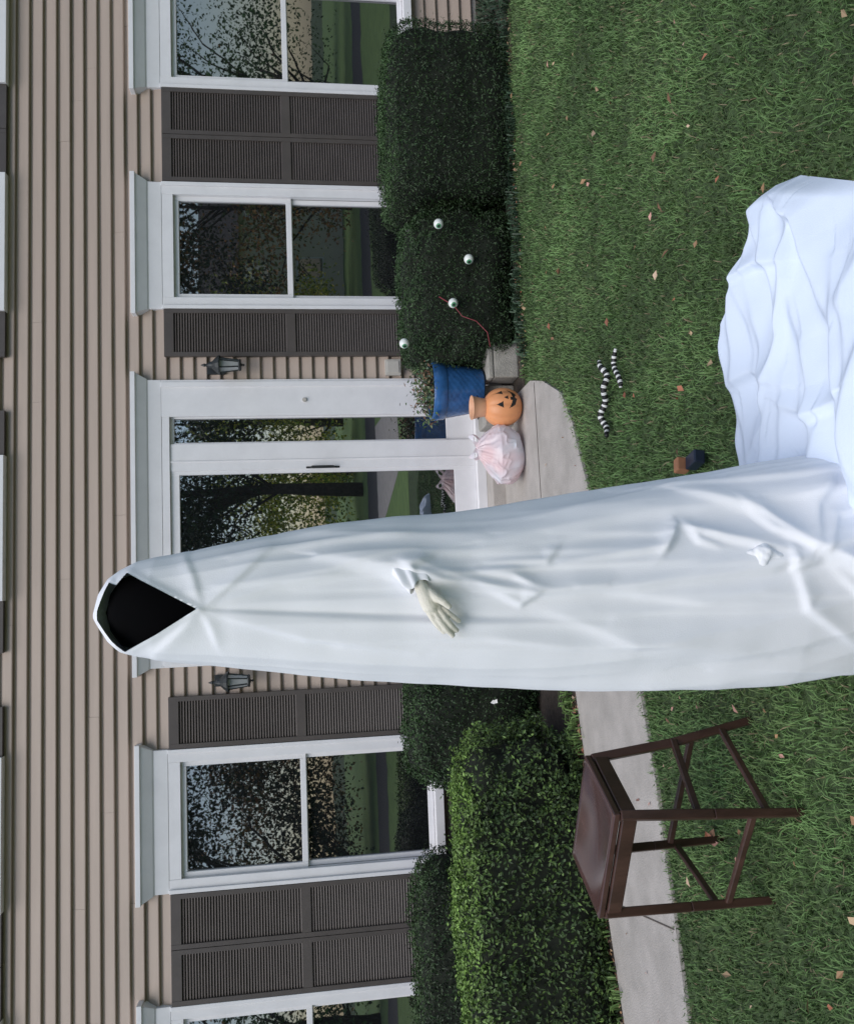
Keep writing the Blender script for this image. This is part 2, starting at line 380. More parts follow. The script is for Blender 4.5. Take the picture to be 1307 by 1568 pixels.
hedge('yew_bush',(2.22,-.54,.40),(1.24,.86,.88),34000,DK,(.045,.09,.03),6,L=.024,W=.008,ex=4,bmp=.09)
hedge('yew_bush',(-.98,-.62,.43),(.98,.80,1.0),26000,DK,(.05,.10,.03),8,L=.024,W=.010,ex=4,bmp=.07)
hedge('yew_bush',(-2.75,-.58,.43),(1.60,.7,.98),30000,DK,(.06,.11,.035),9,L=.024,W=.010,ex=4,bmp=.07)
# leaf litter
n=700; P=np.zeros((n,3)); P[:,0]=rng.uniform(-4,5,n); P[:,1]=rng.uniform(-5.2,-1,n); P[:,2]=.040
k=(P[:,1]<np.interp(P[:,0],gx,gy))&~inpoly(P[:,0],P[:,1],sheet_poly); P=P[k][:280]
n2=900; Q=np.zeros((n2,3)); Q[:,0]=rng.uniform(-4.5,-.4,n2); Q[:,1]=np.interp(Q[:,0],[-9,-2.31,-1.19,-.69,-.4],[-4.5,-2.35,-1.985,-1.84,-1.6])+np.abs(rng.normal(0,.14,n2))+.01; Q[:,2]=.012
n3=500; Q3=np.zeros((n3,3)); Q3[:,0]=rng.uniform(1.5,6,n3); Q3[:,1]=-1.05+rng.normal(0,.05,n3); Q3[:,2]=.02
n4=25; Q4=np.zeros((n4,3)); Q4[:,0]=rng.uniform(-3,1.2,n4); Q4[:,1]=np.interp(Q4[:,0],gx,gy)+rng.uniform(.05,.8,n4); Q4[:,2]=.026
pal=np.array([[.32,.19,.10],[.22,.12,.07],[.42,.30,.18],[.36,.14,.08],[.50,.36,.25],[.55,.30,.24]])
AP=np.concatenate([P,Q,Q3,Q4]); nn=len(AP)
sz=np.concatenate([rng.uniform(.016,.050,len(P)),rng.uniform(.01,.035,n2),rng.uniform(.01,.03,n3),rng.uniform(.01,.03,n4)])
V,F,C=cards(AP,np.tile([0,0,1.],(nn,1)),sz,sz*.65,pal[rng.integers(0,6,nn)]*rng.uniform(.6,1.3,(nn,1)),.4)
fast('fallen_leaves',V,F,C,M_leaf)
V,F,C=cards(np.array([[-.84,-1.06,.355],[-.835,-1.07,.34]]),np.array([[0,-1,.4]]*2),.045,.03,np.array([[.75,.75,.72]]*2),.2)
fast('paper_scrap',V,F,C,M_leaf)
def tuft(name,cs,n,hh,col,spread=.06,w=.005):
    Pn=[];
    for (x,y) in cs:
        q=np.zeros((n,3)); q[:,0]=x+rng.normal(0,spread,n); q[:,1]=y+rng.normal(0,spread*.7,n); Pn.append(q)
    Pn=np.concatenate(Pn); m=len(Pn); a=rng.uniform(0,2*pi,m); l=rng.uniform(.3,1.2,m); hv=rng.uniform(.4,1,m)*hh
    dv=np.stack([np.cos(a),np.sin(a),0*a],1); sd=np.stack([-np.sin(a),np.cos(a),0*a],1)
    md=Pn+dv*(hv*l*.4)[:,None]+up*(hv*.75)[:,None]; tp=Pn+dv*(hv*l)[:,None]+up*(hv*.8)[:,None]
    V=np.stack([Pn-sd*w*.5,Pn+sd*w*.5,md+sd*w,md-sd*w,tp],1).reshape(-1,3); I=np.arange(m)[:,None]*5
    F=np.concatenate([I+[0,1,2],I+[0,2,3],I+[3,2,4]],0); c=np.array(col)*rng.uniform(.5,1.4,(m,1))
    return fast(name,V,F,np.repeat(c[:,None],5,1).reshape(-1,3),M_leaf)
tuft('edging_plants',[(-.75,-1.72),(-.62,-1.70),(-.9,-1.80),(-1.0,-1.84),(-1.25,-1.90),(-1.9,-2.1),(-2.2,-2.25)],60,.10,(.16,.26,.08))
tuft('groundcover_plants',[(x,-1.06+.05*sin(x*7)) for x in np.arange(1.6,6.5,.10)]+[(x,y) for x in np.arange(4.3,6.5,.12) for y in (-.9,-.7,-.5,-.3)],40,.10,(.045,.08,.045),.05)
# ---------------------------------------------------------------- ghost robe
ghost=empty('ghost_figure',(0,-4.4,0))
zr=[(2.058,-.062,-.040),(2.045,-.085,.005),(2.02,-.12,.042),(1.99,-.145,.062),(1.95,-.158,.080),(1.90,-.168,.090),(1.81,-.182,.102),(1.73,-.192,.118),(1.64,-.206,.132),(1.47,-.230,.150),(1.30,-.252,.164),(1.12,-.273,.168),(.98,-.288,.182),(.85,-.302,.200),(.66,-.316,.228),(.47,-.325,.258),(.27,-.322,.288),(.09,-.298,.306),(-.0,-.27,.30)]
zr=zr[::-1]; zz_=[a[0] for a in zr]; xl=[a[1] for a in zr]; xr=[a[2] for a in zr]
NR,NC=500,460
zs=np.concatenate([np.linspace(0,1.98,NR-50,endpoint=False),1.98+.078*np.sin(np.linspace(0,pi/2,50))])
th=np.linspace(0,2*pi,NC,endpoint=False)
Z,T=np.meshgrid(zs,th,indexing='ij')
XL=np.interp(Z,zz_,xl); XR=np.interp(Z,zz_,xr)
RX=(XR-XL)/2; CX=(XR+XL)/2
RY=np.interp(Z,[0,.5,1.3,1.7,1.9,2.0,2.058],[.25,.22,.17,.15,.13,.10,.012])
ct,st=np.cos(T),np.sin(T)
X0=CX+RX*ct; Y0=-RY*np.sign(st)*np.abs(st)**.9
front=(st>0)
def seg_d(X,Zq,a,b):
    ax,az=a;bx,bz=b; dx,dz=bx-ax,bz-az; L2=dx*dx+dz*dz
    t=np.clip(((X-ax)*dx+(Zq-az)*dz)/L2,0,1); px=ax+t*dx;pz=az+t*dz
    sgn=np.sign((X-ax)*dz-(Zq-az)*dx)
    return np.hypot(X-px,Zq-pz),t,sgn
def creases(X,Zq,lst,k=1.0,pw=1.35):
    D=np.zeros_like(X)
    for q,w,a in lst:
        best=np.full_like(X,9.);ss=np.ones_like(X); tl=np.zeros_like(X); nseg=len(q)-1
        for i in range(nseg):
            dd,t,sg=seg_d(X,Zq,q[i],q[i+1]); mk=dd<best; best=np.where(mk,dd,best); ss=np.where(mk,sg,ss); tl=np.where(mk,(i+t)/nseg,tl)
        taper=.15+.85*np.sin(np.clip(tl*.9+.05,0,1)*pi)
        ww=np.where(ss>0,w*.6,w*2.1)
        D+=a*k*taper*np.exp(-(best/ww)**pw)
    return D
def g(v,y): return ((918-.035*v-y)*.0018*.93,1.99-(v-190)*.00178)
folds=[
 ([(312,932),(420,938),(560,945),(700,950),(860,955)],.008,-.010),
 ([(312,932),(400,905),(520,880),(600,872),(700,905)],.012,.008),
 ([(312,932),(360,890),(400,850)],.012,.006),
 ([(312,932),(300,890),(280,850)],.010,.005),
 ([(312,932),(322,960),(330,990)],.010,.005),
 ([(312,932),(280,965),(240,1000)],.012,.006),
 ([(330,940),(450,975),(600,995)],.016,.007),
 ([(330,900),(480,880),(600,850)],.014,.007),
 ([(350,860),(480,840),(590,830)],.014,.007),
 ([(560,890),(660,900),(760,915),(860,902)],.010,.012),
 ([(470,860),(600,885),(660,905)],.024,.018),
 ([(585,880),(620,905),(650,928)],.012,.014),
 ([(600,905),(590,880),(620,865)],.010,.010),
 ([(690,885),(730,890),(765,905)],.010,.013),
 ([(690,905),(740,930),(765,915)],.010,.012),
 ([(700,870),(780,870),(800,850)],.010,.009),
 ([(760,915),(900,905),(1100,880),(1180,850)],.014,.011),
 ([(760,930),(900,985),(1100,1010)],.03,.010),
 ([(800,870),(950,850),(975,815)],.012,.011),
 ([(940,865),(965,835),(975,810)],.009,.012),
 ([(975,815),(1040,835),(1130,855)],.011,.016),
 ([(985,810),(1000,840),(1030,850)],.010,.010),
 ([(700,840),(900,800),(1100,770)],.03,.012),
 ([(1000,760),(1100,790),(1160,850)],.016,.015),
 ([(1080,780),(1110,820),(1160,850)],.012,.012),
 ([(1160,850),(1190,780),(1240,730)],.014,.013),
 ([(1160,850),(1210,872),(1260,900),(1330,945)],.020,.028),
 ([(1190,862),(1240,895),(1310,950)],.010,.012),
 ([(1170,850),(1260,830),(1330,820)],.016,.017),
 ([(1170,860),(1210,800),(1300,770)],.012,.012),
 ([(1130,860),(1150,940),(1240,1000)],.016,.010),
 ([(1125,860),(1130,880),(1170,870)],.010,.014),
 ([(1180,870),(1240,930),(1330,960)],.016,.010),
 ([(500,985),(700,1000),(900,1010),(1150,1000)],.035,.010),
 ([(420,820),(560,830),(700,830)],.024,.010),
 ([(820,905),(1000,930),(1150,930)],.014,.009),
]
lst=[([g(*p) for p in pts],w,a) for pts,w,a in folds]
r2=np.random.default_rng(21)
for k in range(30):    # many long loose hanging folds
    z1=r2.uniform(.35,1.65); L=r2.uniform(.3,.9); wd=.15+.13*(1-z1/2); x1=r2.uniform(-wd,wd)-.045*z1/2; fl=x1*.25
    lst.append(([(x1,z1),(x1+fl*L*.5+r2.normal(0,.010),z1-L*.5),(x1+fl*L+r2.normal(0,.022),z1-L)],r2.uniform(.009,.022),r2.uniform(.003,.008)*(1.3-z1/2.5)))
D=creases(X0,Z,lst,1.2,1.65)*front
wz=np.clip((2.0-Z)/.5,0,1)
def rdg(x): return (1-np.abs(np.sin(x)))**1.5
D+=wz*.0045*np.sin(9*T+1.6*np.sin(3*Z)+.8)*(.5+.7*(1-Z/2))
D+=wz*.006*rdg(5.5*T+1.2*np.sin(2.1*Z+1)+.4*np.sin(5*Z))*(.6+.4*np.sin(3*Z+2*T))
D+=wz*.004*rdg(11*T+1.8*np.sin(1.7*Z+2)+.5*np.sin(4.3*Z+T))*(.5+.5*np.sin(2.3*Z+3*T+1))
D+=wz*.006*(1-Z/2.1)*np.sin(5*T+2*Z)
D+=.0010*np.sin(31*X0+17*Z)*np.sin(23*Z-19*X0)
for _ in range(2):
    D[1:-1]=(D[1:-1]*2+D[:-2]+D[2:])/4; D=(D*2+np.roll(D,1,1)+np.roll(D,-1,1))/4
nx=ct/RX; ny=-st/RY; nl=np.hypot(nx,ny); nx/=nl; ny/=nl
Xf=X0+nx*D; Yf=Y0+ny*D
op=[(.030,2.005),(-.040,2.040),(-.062,2.042),(-.142,1.972),(-.100,1.885),(-.042,1.785),(.010,1.88),(.052,1.960),(.022,1.982)]
bd=np.full_like(Xf,9.);bx=Xf.copy();bz=Z.copy()
for i in range(len(op)):
    a=op[i];b=op[(i+1)%len(op)]
    dx,dz=b[0]-a[0],b[1]-a[1]; t=np.clip(((Xf-a[0])*dx+(Z-a[1])*dz)/(dx*dx+dz*dz),0,1)
    px=a[0]+t*dx;pz=a[1]+t*dz; dd=np.hypot(Xf-px,Z-pz); mk=dd<bd; bd=np.where(mk,dd,bd);bx=np.where(mk,px,bx);bz=np.where(mk,pz,bz)
sn=(bd<.0028)&front
Yf=Yf-np.where(front,.008*np.exp(-(bd/.012)**2)*np.clip((Z-1.7)/.1,0,1),0)
Zf=np.where(sn,bz,Z); Xf=np.where(sn,bx,Xf)
V=np.stack([Xf,Yf,Zf],-1).reshape(-1,3)
ii,jj=np.meshgrid(np.arange(NR-1),np.arange(NC),indexing='ij'); j2=(jj+1)%NC
F=np.stack([ii*NC+jj,ii*NC+j2,(ii+1)*NC+j2,(ii+1)*NC+jj],-1).reshape(-1,4)
cen=V[F].mean(1); inside=inpoly(cen[:,0],cen[:,2],op)&(cen[:,1]<0)
F=F[~inside]
o=fast('robe',V,F,None,M_cloth,True,parent=ghost)
mb=MB(); prof=[(.001,1.70),(.07,1.74),(.10,1.84),(.105,1.93),(.085,1.99),(.05,2.015),(.001,2.03)]
mb.lathe((-.045,0,0),prof,28); vo=mb.obj('dark_veil',[M_black],ghost,True); vo.scale=(1,.72,1)
# sleeve cuff: starts inside the robe and opens in ruffles round the wrist
mb=MB()
pts=[(.080,-.115,1.330),(.060,-.145,1.306),(.040,-.168,1.288),(.020,-.186,1.273),(.004,-.196,1.264),(-.008,-.202,1.258)]
n=40; vs=[];fs=[]
rad=[.026,.033,.036,.036,.038,.031]
PV=[Vector(p) for p in pts]
for i,p in enumerate(PV):
    a=(PV[min(i+1,5)]-PV[max(i-1,0)]).normalized(); u=Vector((0,0,1)); u=(u-a*u.dot(a)).normalized(); r=a.cross(u)
    for j in range(n):
        t=2*pi*j/n; R=rad[i]*(1+.15*sin(3*t+i*.8)+.13*sin(7*t-i*.5)*(.3+i/5)); vs.append(p+u*cos(t)*R+r*sin(t)*R*.62+a*(.007*sin(4*t+i)))
for i in range(5):
    for j in range(n): fs.append((i*n+j,i*n+(j+1)%n,(i+1)*n+(j+1)%n,(i+1)*n+j))
mb.add(vs,fs); o=mb.obj('sleeve',[M_cloth],ghost,True); m=o.modifiers.new('s','SUBSURF'); m.levels=2;m.render_levels=2
m=o.modifiers.new('so','SOLIDIFY'); m.thickness=.0015
def pth(*a): return [(-.012+(x-.0)*.86,yb+(y-yb)*.7,1.25+(z-1.25)*.86-.002) for x,y,z in a]
# gloved hand
mb=MB()
yb=-.205
mb.tube(pth((.016,yb+.01,1.264),(-.012,yb,1.252),(-.035,yb-.004,1.242),(-.058,yb-.002,1.232),(-.070,yb,1.226)),[.015,.018,.021,.021,.015],14)
mb.tube(pth((-.02,yb,1.236),(-.045,yb,1.222),(-.062,yb,1.214)),[.014,.018,.014],12)
mb.tube(pth((-.062,yb,1.243),(-.088,yb-.012,1.230),(-.111,yb-.010,1.214),(-.130,yb,1.196)),[.0085,.0082,.0076,.006],10)
mb.tube(pth((-.062,yb-.004,1.230),(-.091,yb-.018,1.214),(-.117,yb-.014,1.195),(-.141,yb,1.172)),[.0085,.0084,.0077,.006],10)
mb.tube(pth((-.060,yb-.004,1.216),(-.087,yb-.018,1.198),(-.109,yb-.012,1.180),(-.127,yb+.002,1.160)),[.0085,.0082,.0075,.006],10)
mb.tube(pth((-.055,yb,1.204),(-.076,yb-.010,1.185),(-.090,yb-.006,1.167),(-.101,yb+.004,1.152)),[.0077,.0073,.0068,.0055],10)
mb.tube(pth((-.010,yb-.006,1.240),(-.030,yb-.030,1.220),(-.046,yb-.040,1.198),(-.060,yb-.036,1.182)),[.0105,.010,.0087,.007],10)
o=mb.obj('gloved_hand',[M_glove],ghost,True)
m=o.modifiers.new('r','REMESH'); m.mode='VOXEL'; m.voxel_size=.0022; m.use_smooth_shade=True
m=o.modifiers.new('sm','SMOOTH'); m.iterations=3
# sash knot, half sunk in the robe front
mb=MB()
kx,kz=.035,.385
mb.tube([(kx-.045,-.215,kz+.02),(kx-.02,-.234,kz+.018),(kx+.01,-.238,kz+.01),(kx+.035,-.222,kz-.01)],[.008,.016,.020,.008],12)
mb.tube([(kx-.005,-.21,kz+.09),(kx,-.225,kz+.05),(kx+.005,-.235,kz),(kx-.03,-.23,kz-.06),(kx-.05,-.215,kz-.10)],[.006,.010,.018,.014,.008],12)
o=mb.obj('sash_knot',[M_cloth],ghost,True)
m=o.modifiers.new('r','REMESH'); m.mode='VOXEL'; m.voxel_size=.003; m.use_smooth_shade=True
tx=bpy.data.textures.new('wr','CLOUDS'); tx.noise_scale=.03
m=o.modifiers.new('d','DISPLACE'); m.texture=tx; m.strength=.016; m.mid_level=.5
m=o.modifiers.new('sm','SMOOTH'); m.iterations=3
# ---------------------------------------------------------------- cloth spread over the grass
NU,NV=480,400
u=np.linspace(0,1,NU); v=np.linspace(0,1,NV); Uu,Vv=np.meshgrid(u,v,indexing='ij')
Lx=np.full_like(v,.02); Ly=np.interp(v,[0,1],[-3.93,-5.4])
Rx=np.interp(v,*Rxk); Ry=np.interp(v,*Ryk); Tx=np.interp(u,*Txk); Ty=np.interp(u,*Tyk)
PX=(1-Uu)*Lx+Uu*Rx; PY=(1-Uu)*Ly+Uu*Ry
tx0=(1-u)*Tx[0]+u*Tx[-1]; ty0=(1-u)*Ty[0]+u*Ty[-1]
fade=(1-Vv)**2
PX+=fade*(Tx-tx0)[:,None]; PY+=fade*(Ty-ty0)[:,None]
PY+=(.012*np.sin(Uu*23)+.006*np.sin(Uu*51+2))*fade
r3=np.random.default_rng(11); lst=[]
for k in range(40):
    x1=r3.uniform(.25,1.2); y1=r3.uniform(-5.0,-3.95); L=r3.uniform(.35,1.0); a=r3.normal(-.06,.20)
    x2,y2=x1-L*cos(a),y1-L*sin(a); xm,ym=(x1+x2)/2+r3.normal(0,.02),(y1+y2)/2+r3.normal(0,.035)
    big_=r3.uniform(0,1)<.4
    lst.append(([(x1,y1),(xm,ym),(x2,y2)],r3.uniform(.035,.065) if big_ else r3.uniform(.014,.028),r3.uniform(.035,.060) if big_ else r3.uniform(.010,.024)))
for p in [([(1.19,-4.17),(1.0,-4.26),(.78,-4.30)],.03,.05),([(1.18,-4.28),(1.0,-4.45),(.7,-4.52)],.03,.06),([(.95,-4.03),(.97,-4.2),(.90,-4.4)],.02,.03),([(.62,-3.98),(.64,-4.12),(.55,-4.30)],.024,.03),([(.5,-4.28),(.42,-4.42),(.45,-4.6)],.025,.035),([(.3,-3.95),(.5,-4.2),(.85,-4.38),(1.1,-4.42)],.03,.045)]: lst.append(p)
hgt=creases(PX,PY,lst,1.0,1.55)
hgt=.17*np.tanh(hgt/.17)+.02*np.sin(5*PX+4*PY)+.002*np.sin(37*PX+21*PY)*np.sin(29*PY)
edge=np.minimum(np.minimum(1,(Vv/.04)),np.minimum(1,((1-Uu)/.045)))
edge=np.sin(edge*pi/2)
PZ=.02+edge*(.03+np.maximum(hgt,-.02))
for _ in range(3): PZ[1:-1,1:-1]=(PZ[1:-1,1:-1]*2+PZ[:-2,1:-1]+PZ[2:,1:-1]+PZ[1:-1,:-2]+PZ[1:-1,2:])/6
V=np.stack([PX,PY,PZ],-1).reshape(-1,3)
ii,jj=np.meshgrid(np.arange(NU-1),np.arange(NV-1),indexing='ij')
F=np.stack([ii*NV+jj,ii*NV+jj+1,(ii+1)*NV+jj+1,(ii+1)*NV+jj],-1).reshape(-1,4)
fast('draped_sheet',V,F,None,M_cloth2,True)
# ---------------------------------------------------------------- stool
st_=empty('wooden_stool',(-.85,-3.86,0)); mb=MB()
def q(x,y,z): return (x+.85,y+3.86,z)
A=(-.745,-4.065);B=(-1.115,-3.865);Cc=(-1.0,-3.62);Dd=(-.625,-3.82)
SH=.60
def corner(p,z): return q(p[0],p[1],z)
nS=14; vs=[];fs=[]
for i in range(nS+1):
    for j in range(nS+1):
        a=i/nS;b=j/nS
        x=(1-a)*(1-b)*A[0]+a*(1-b)*B[0]+a*b*Cc[0]+(1-a)*b*Dd[0]; y=(1-a)*(1-b)*A[1]+a*(1-b)*B[1]+a*b*Cc[1]+(1-a)*b*Dd[1]
        xc,yc=-.871,-3.842; x=xc+(x-xc)*1.06; y=yc+(y-yc)*1.06
        dish=-.016*sin(pi*a)*sin(pi*b)
        vs.append(q(x,y,SH+.022+dish))
m1=len(vs); vs+=[(a,b,c-.022) for a,b,c in vs]
k=nS+1
for i in range(nS):
    for j in range(nS):
        fs.append((i*k+j,i*k+j+1,(i+1)*k+j+1,(i+1)*k+j)); fs.append((m1+i*k+j,m1+(i+1)*k+j,m1+(i+1)*k+j+1,m1+i*k+j+1))
for i in range(nS):
    for e0,e1 in ((i*k,(i+1)*k),((i+1)*k+nS,i*k+nS),(nS*k+i,nS*k+i+1),(i+1,i)):
        fs.append((e0,e1,m1+e1,m1+e0))
sm_=MB(); sm_.add(vs,fs,0); so_=sm_.obj('seat',[M_seat],st_,True)
b=so_.modifiers.new('b','BEVEL'); b.width=.004; b.segments=2; b.limit_method='ANGLE'; b.angle_limit=radians(50)
so_.data.polygons.foreach_set('use_smooth',[abs(p.normal.z)>.5 for p in so_.data.polygons])
feet={'A':(-.775,-4.085),'B':(-1.125,-3.865),'C':(-1.03,-3.52),'D':(-.535,-3.80)}
tops={'A':A,'B':B,'C':Cc,'D':Dd}
leg={}
for kx_ in 'ABCD':
    t0=corner(tops[kx_],SH-.001); f0=q(feet[kx_][0],feet[kx_][1],0.0); leg[kx_]=(Vector(t0),Vector(f0))
    mid=Vector(t0).lerp(Vector(f0),.5)
    if kx_ in 'D': mid+=Vector((-.012,0,.0))
    mb.beam(t0,mid,.030,.030,0); mb.beam(mid,f0,.030,.030,0,t=.85)
def at(k_,t): return leg[k_][0].lerp(leg[k_][1],t)
for a,b in ('AB','BC','CD','DA'):
    mb.beam(at(a,.05),at(b,.05),.02,.05)
for a,b,t0,t1 in (('A','D',.42,.50),('A','D',.80,.80),('A','B',.72,.72),('B','C',.66,.66),('C','D',.62,.62)):
    mb.beam(at(a,t0),at(b,t1),.016,.024)
mb.obj('stool_frame',[M_wood,M_seat],st_,bevel=.004)
# ---------------------------------------------------------------- planter
pl=empty('blue_planter',(1.445,-.62,0)); mb=MB()
def weave(t,z): return 1+.007*(1 if (int(t/(2*pi)*40)+int(z/.022))%2 else -1)
mb.lathe((0,0,.245),[(0,0),(.155,0),(.165,.01)],60)
mb.lathe((0,0,.245),[(.165+.045*(i/28),.01+.28*i/28) for i in range(29)],80,0,weave)
mb.lathe((0,0,.245),[(.212,.29),(.222,.30),(.225,.345),(.228,.39),(.222,.395),(.205,.39),(.195,.33)],60)
mb.lathe((0,0,.245),[(.197,.34),(0,.35)],40,1)
mb.obj('pot',[M_blue,M_soil],pl,True)
n=1100; P=np.stack([rng.normal(.02,.11,n),rng.normal(0,.09,n),.60+np.abs(rng.normal(0,.07,n))],1)
cc=np.array([[.08,.14,.05],[.15,.17,.09],[.18,.10,.06],[.07,.11,.07]])[rng.integers(0,4,n)]*rng.uniform(.6,1.3,(n,1))
V,F,C=cards(P,np.tile([0,-.5,.8],(n,1)),rng.uniform(.02,.05,n),rng.uniform(.01,.025,n),cc,.9); fast('wilted_plant',V,F,C,M_leaf,parent=pl)
mb=MB()
for k in range(14):
    a=rng.uniform(0,2*pi); mb.tube([(0.03*cos(a),.03*sin(a),.58),(.09*cos(a),.09*sin(a),.68),(.17*cos(a),.14*sin(a),.72+rng.uniform(-.08,.04))],.003,5)
mb.obj('stems',[M_bark],pl)
mb=MB(); mb.box(-.13,.13,-.10,.10,0,.189); mb.box(-.135,.135,-.105,.105,.19,.235)
bo=mb.obj('concrete_block',[M_conc2],None,bevel=.012); bo.location=(1.62,-.74,0)
mb=MB(); mb.box(-.16,.15,-.12,.14,0,.24); bo=mb.obj('concrete_block',[M_conc2],None,bevel=.012); bo.location=(1.32,-.56,0)
# ---------------------------------------------------------------- pumpkin bucket
pk=empty('jack_o_lantern_pail',(1.245,-.92,.018))
NT,NP_=180,110; R0=.142
vs=np.zeros((NP_,NT,3)); 
for i in range(NP_):
    ph=pi*(i/(NP_-1)); zc=-cos(ph); r=sin(ph)**.85
    for j in range(NT):
        t=2*pi*j/NT; rib=1-.05*abs(cos(4*t))**6 *(r)
        rr=R0*r*rib
        vs[i,j]=(rr*cos(t),rr*sin(t),.14+.142*zc)
ii,jj=np.meshgrid(np.arange(NP_-1),np.arange(NT),indexing='ij'); j2=(jj+1)%NT
F=np.stack([ii*NT+jj,ii*NT+j2,(ii+1)*NT+j2,(ii+1)*NT+jj],-1).reshape(-1,4)
V=vs.reshape(-1,3); V[:,2]=np.maximum(V[:,2],.004)
cen=V[F].mean(1); ang=np.arctan2(cen[:,0]*cos(.30)+cen[:,1]*sin(.30)*1.0, -( -cen[:,0]*sin(.30)+cen[:,1]*cos(.30)))
a=ang*R0; zz=cen[:,2]-.14
fr=np.abs(ang)<1.3
def tri(px,pz,s): return inpoly(a,zz,[(px-s,pz-s*.8),(px+s,pz-s*.8),(px+s*.05,pz+s*1.1)])
face=tri(-.052,.042,.026)|tri(.052,.042,.026)|tri(0,-.002,.016)
sm=inpoly(a,zz,[(-.085,-.015),(-.055,-.035),(-.02,-.045),(-.02,-.030),(.005,-.030),(.005,-.047),(.05,-.037),(.085,-.015),(.062,-.060),(.025,-.082),(.025,-.068),(-.0,-.068),(-.0,-.084),(-.055,-.066)])
face=(face|sm)&fr
fast('pail_body',V,F,None,None,True,parent=pk,mi=face.astype(int),mats=[M_orange,M_blackp])
mb=MB(); mb.lathe((0,0,0),[(.060,.262),(.066,.275),(.075,.32),(.085,.362),(.090,.366),(.086,.372),(.078,.362),(.07,.31)],36); mb.obj('pail_neck',[M_orange2],pk,True)
mb=MB(); mb.tube([(.088*cos(t),-.01,.36+ -.09*sin(t)*.2-.03) for t in np.linspace(0,pi,12)],.004,6); mb.obj('pail_handle',[M_blackp],pk,True)
# ---------------------------------------------------------------- plastic bag
NT,NP_=240,160
ph=np.linspace(0,pi,NP_)[:,None]; t=np.linspace(0,2*pi,NT,endpoint=False)[None,:]
zc=-np.cos(ph)+0*t; top=np.clip(zc-.15,0,1)
Pq=np.stack([np.sin(ph)*np.cos(t),np.sin(ph)*np.sin(t),zc*.6],-1).reshape(-1,3)
fo=wob(Pq,1.7,1).reshape(zc.shape); f2=np.exp(-np.abs(wob(Pq,2.6,2))*7).reshape(zc.shape); f3=np.exp(-np.abs(wob(Pq,3.4,6))*9).reshape(zc.shape)
pleat=np.sin(13*t+3*fo)*top+.5*np.sin(23*t+2*fo)*top
rr=np.sin(ph)**.7*(1+.14*fo+.07*f2+.05*f3+.07*pleat)*(1-.60*top)
X_=.215*rr*np.cos(t)+.06*top; Y_=.16*rr*np.sin(t); Z_=.160+.165*zc*(1+.07*fo)+.10*np.clip(zc-.9,0,1)*10*.03*np.cos(3*t)
# two loose handles standing up from the gathered mouth
V=np.stack([X_,Y_,np.maximum(Z_,.003)],-1).reshape(-1,3)
ii,jj=np.meshgrid(np.arange(NP_-1),np.arange(NT),indexing='ij'); j2=(jj+1)%NT
F=np.stack([ii*NT+jj,ii*NT+j2,(ii+1)*NT+j2,(ii+1)*NT+jj],-1).reshape(-1,4)
bge=empty('plastic_bag',(.895,-.88,.018))
fast('bag_body',V,F,None,M_bag,True,parent=bge)
mb=MB()
for sgn,lean_ in ((-1,-.03),(1,.05)):
    vs=[];fs=[]; m_=16
    for i in range(m_+1):
        a=pi*i/m_; cxx=.06+sgn*.035+.032*cos(a)+lean_*sin(a); czz=.315+.062*sin(a); ww=.011+.006*sin(5*a)
        vs+=[(cxx-ww*cos(a),-.02+.012*sin(3*a),czz-ww*sin(a)),(cxx+ww*cos(a),.0+.012*cos(4*a),czz+ww*sin(a))]
    for i in range(m_): fs.append((2*i,2*i+1,2*i+3,2*i+2))
    mb.add(vs,fs)
mb.obj('bag_handles',[M_bag],bge,True)
# ---------------------------------------------------------------- eyeballs in the bush
for (x,y,z) in [(2.57,-1.04,.59),(2.33,-.99,.37),(2.0,-.99,.50),(1.72,-.93,.86)]:
    e=empty('eyeball_decoration',(x,y,z)); r=.036
    NT,NP_=24,24; vs=[];mi=[]
    R=Vector((-x*.6+rng.uniform(-.4,.4),-1,rng.uniform(-.1,.4))).normalized().to_track_quat('Z','Y')
    for i in range(NP_):
        ph=pi*i/(NP_-1)
        for j in range(NT): 
            t=2*pi*j/NT; vs.append(R@Vector((r*sin(ph)*cos(t),r*sin(ph)*sin(t),r*cos(ph))))
    fs=[]
    for i in range(NP_-1):
        for j in range(NT):
            fs.append((i*NT+j,i*NT+(j+1)%NT,(i+1)*NT+(j+1)%NT,(i+1)*NT+j)); ph=180*(i+.5)/(NP_-1); mi.append(2 if ph<12 else 1 if ph<32 else 0)
    fast('eyeball',[tuple(p) for p in vs],fs,None,None,True,parent=e,mi=mi,mats=[M_eye,M_iris,M_blackp])
mb=MB(); mb.tube([(2.05,-.98,.60),(1.98,-1.0,.50),(1.90,-1.0,.44),(1.86,-1.01,.34),(1.78,-1.0,.26),(1.68,-.98,.24)],.004,6); mb.obj('red_cord',[M_red],None,True)
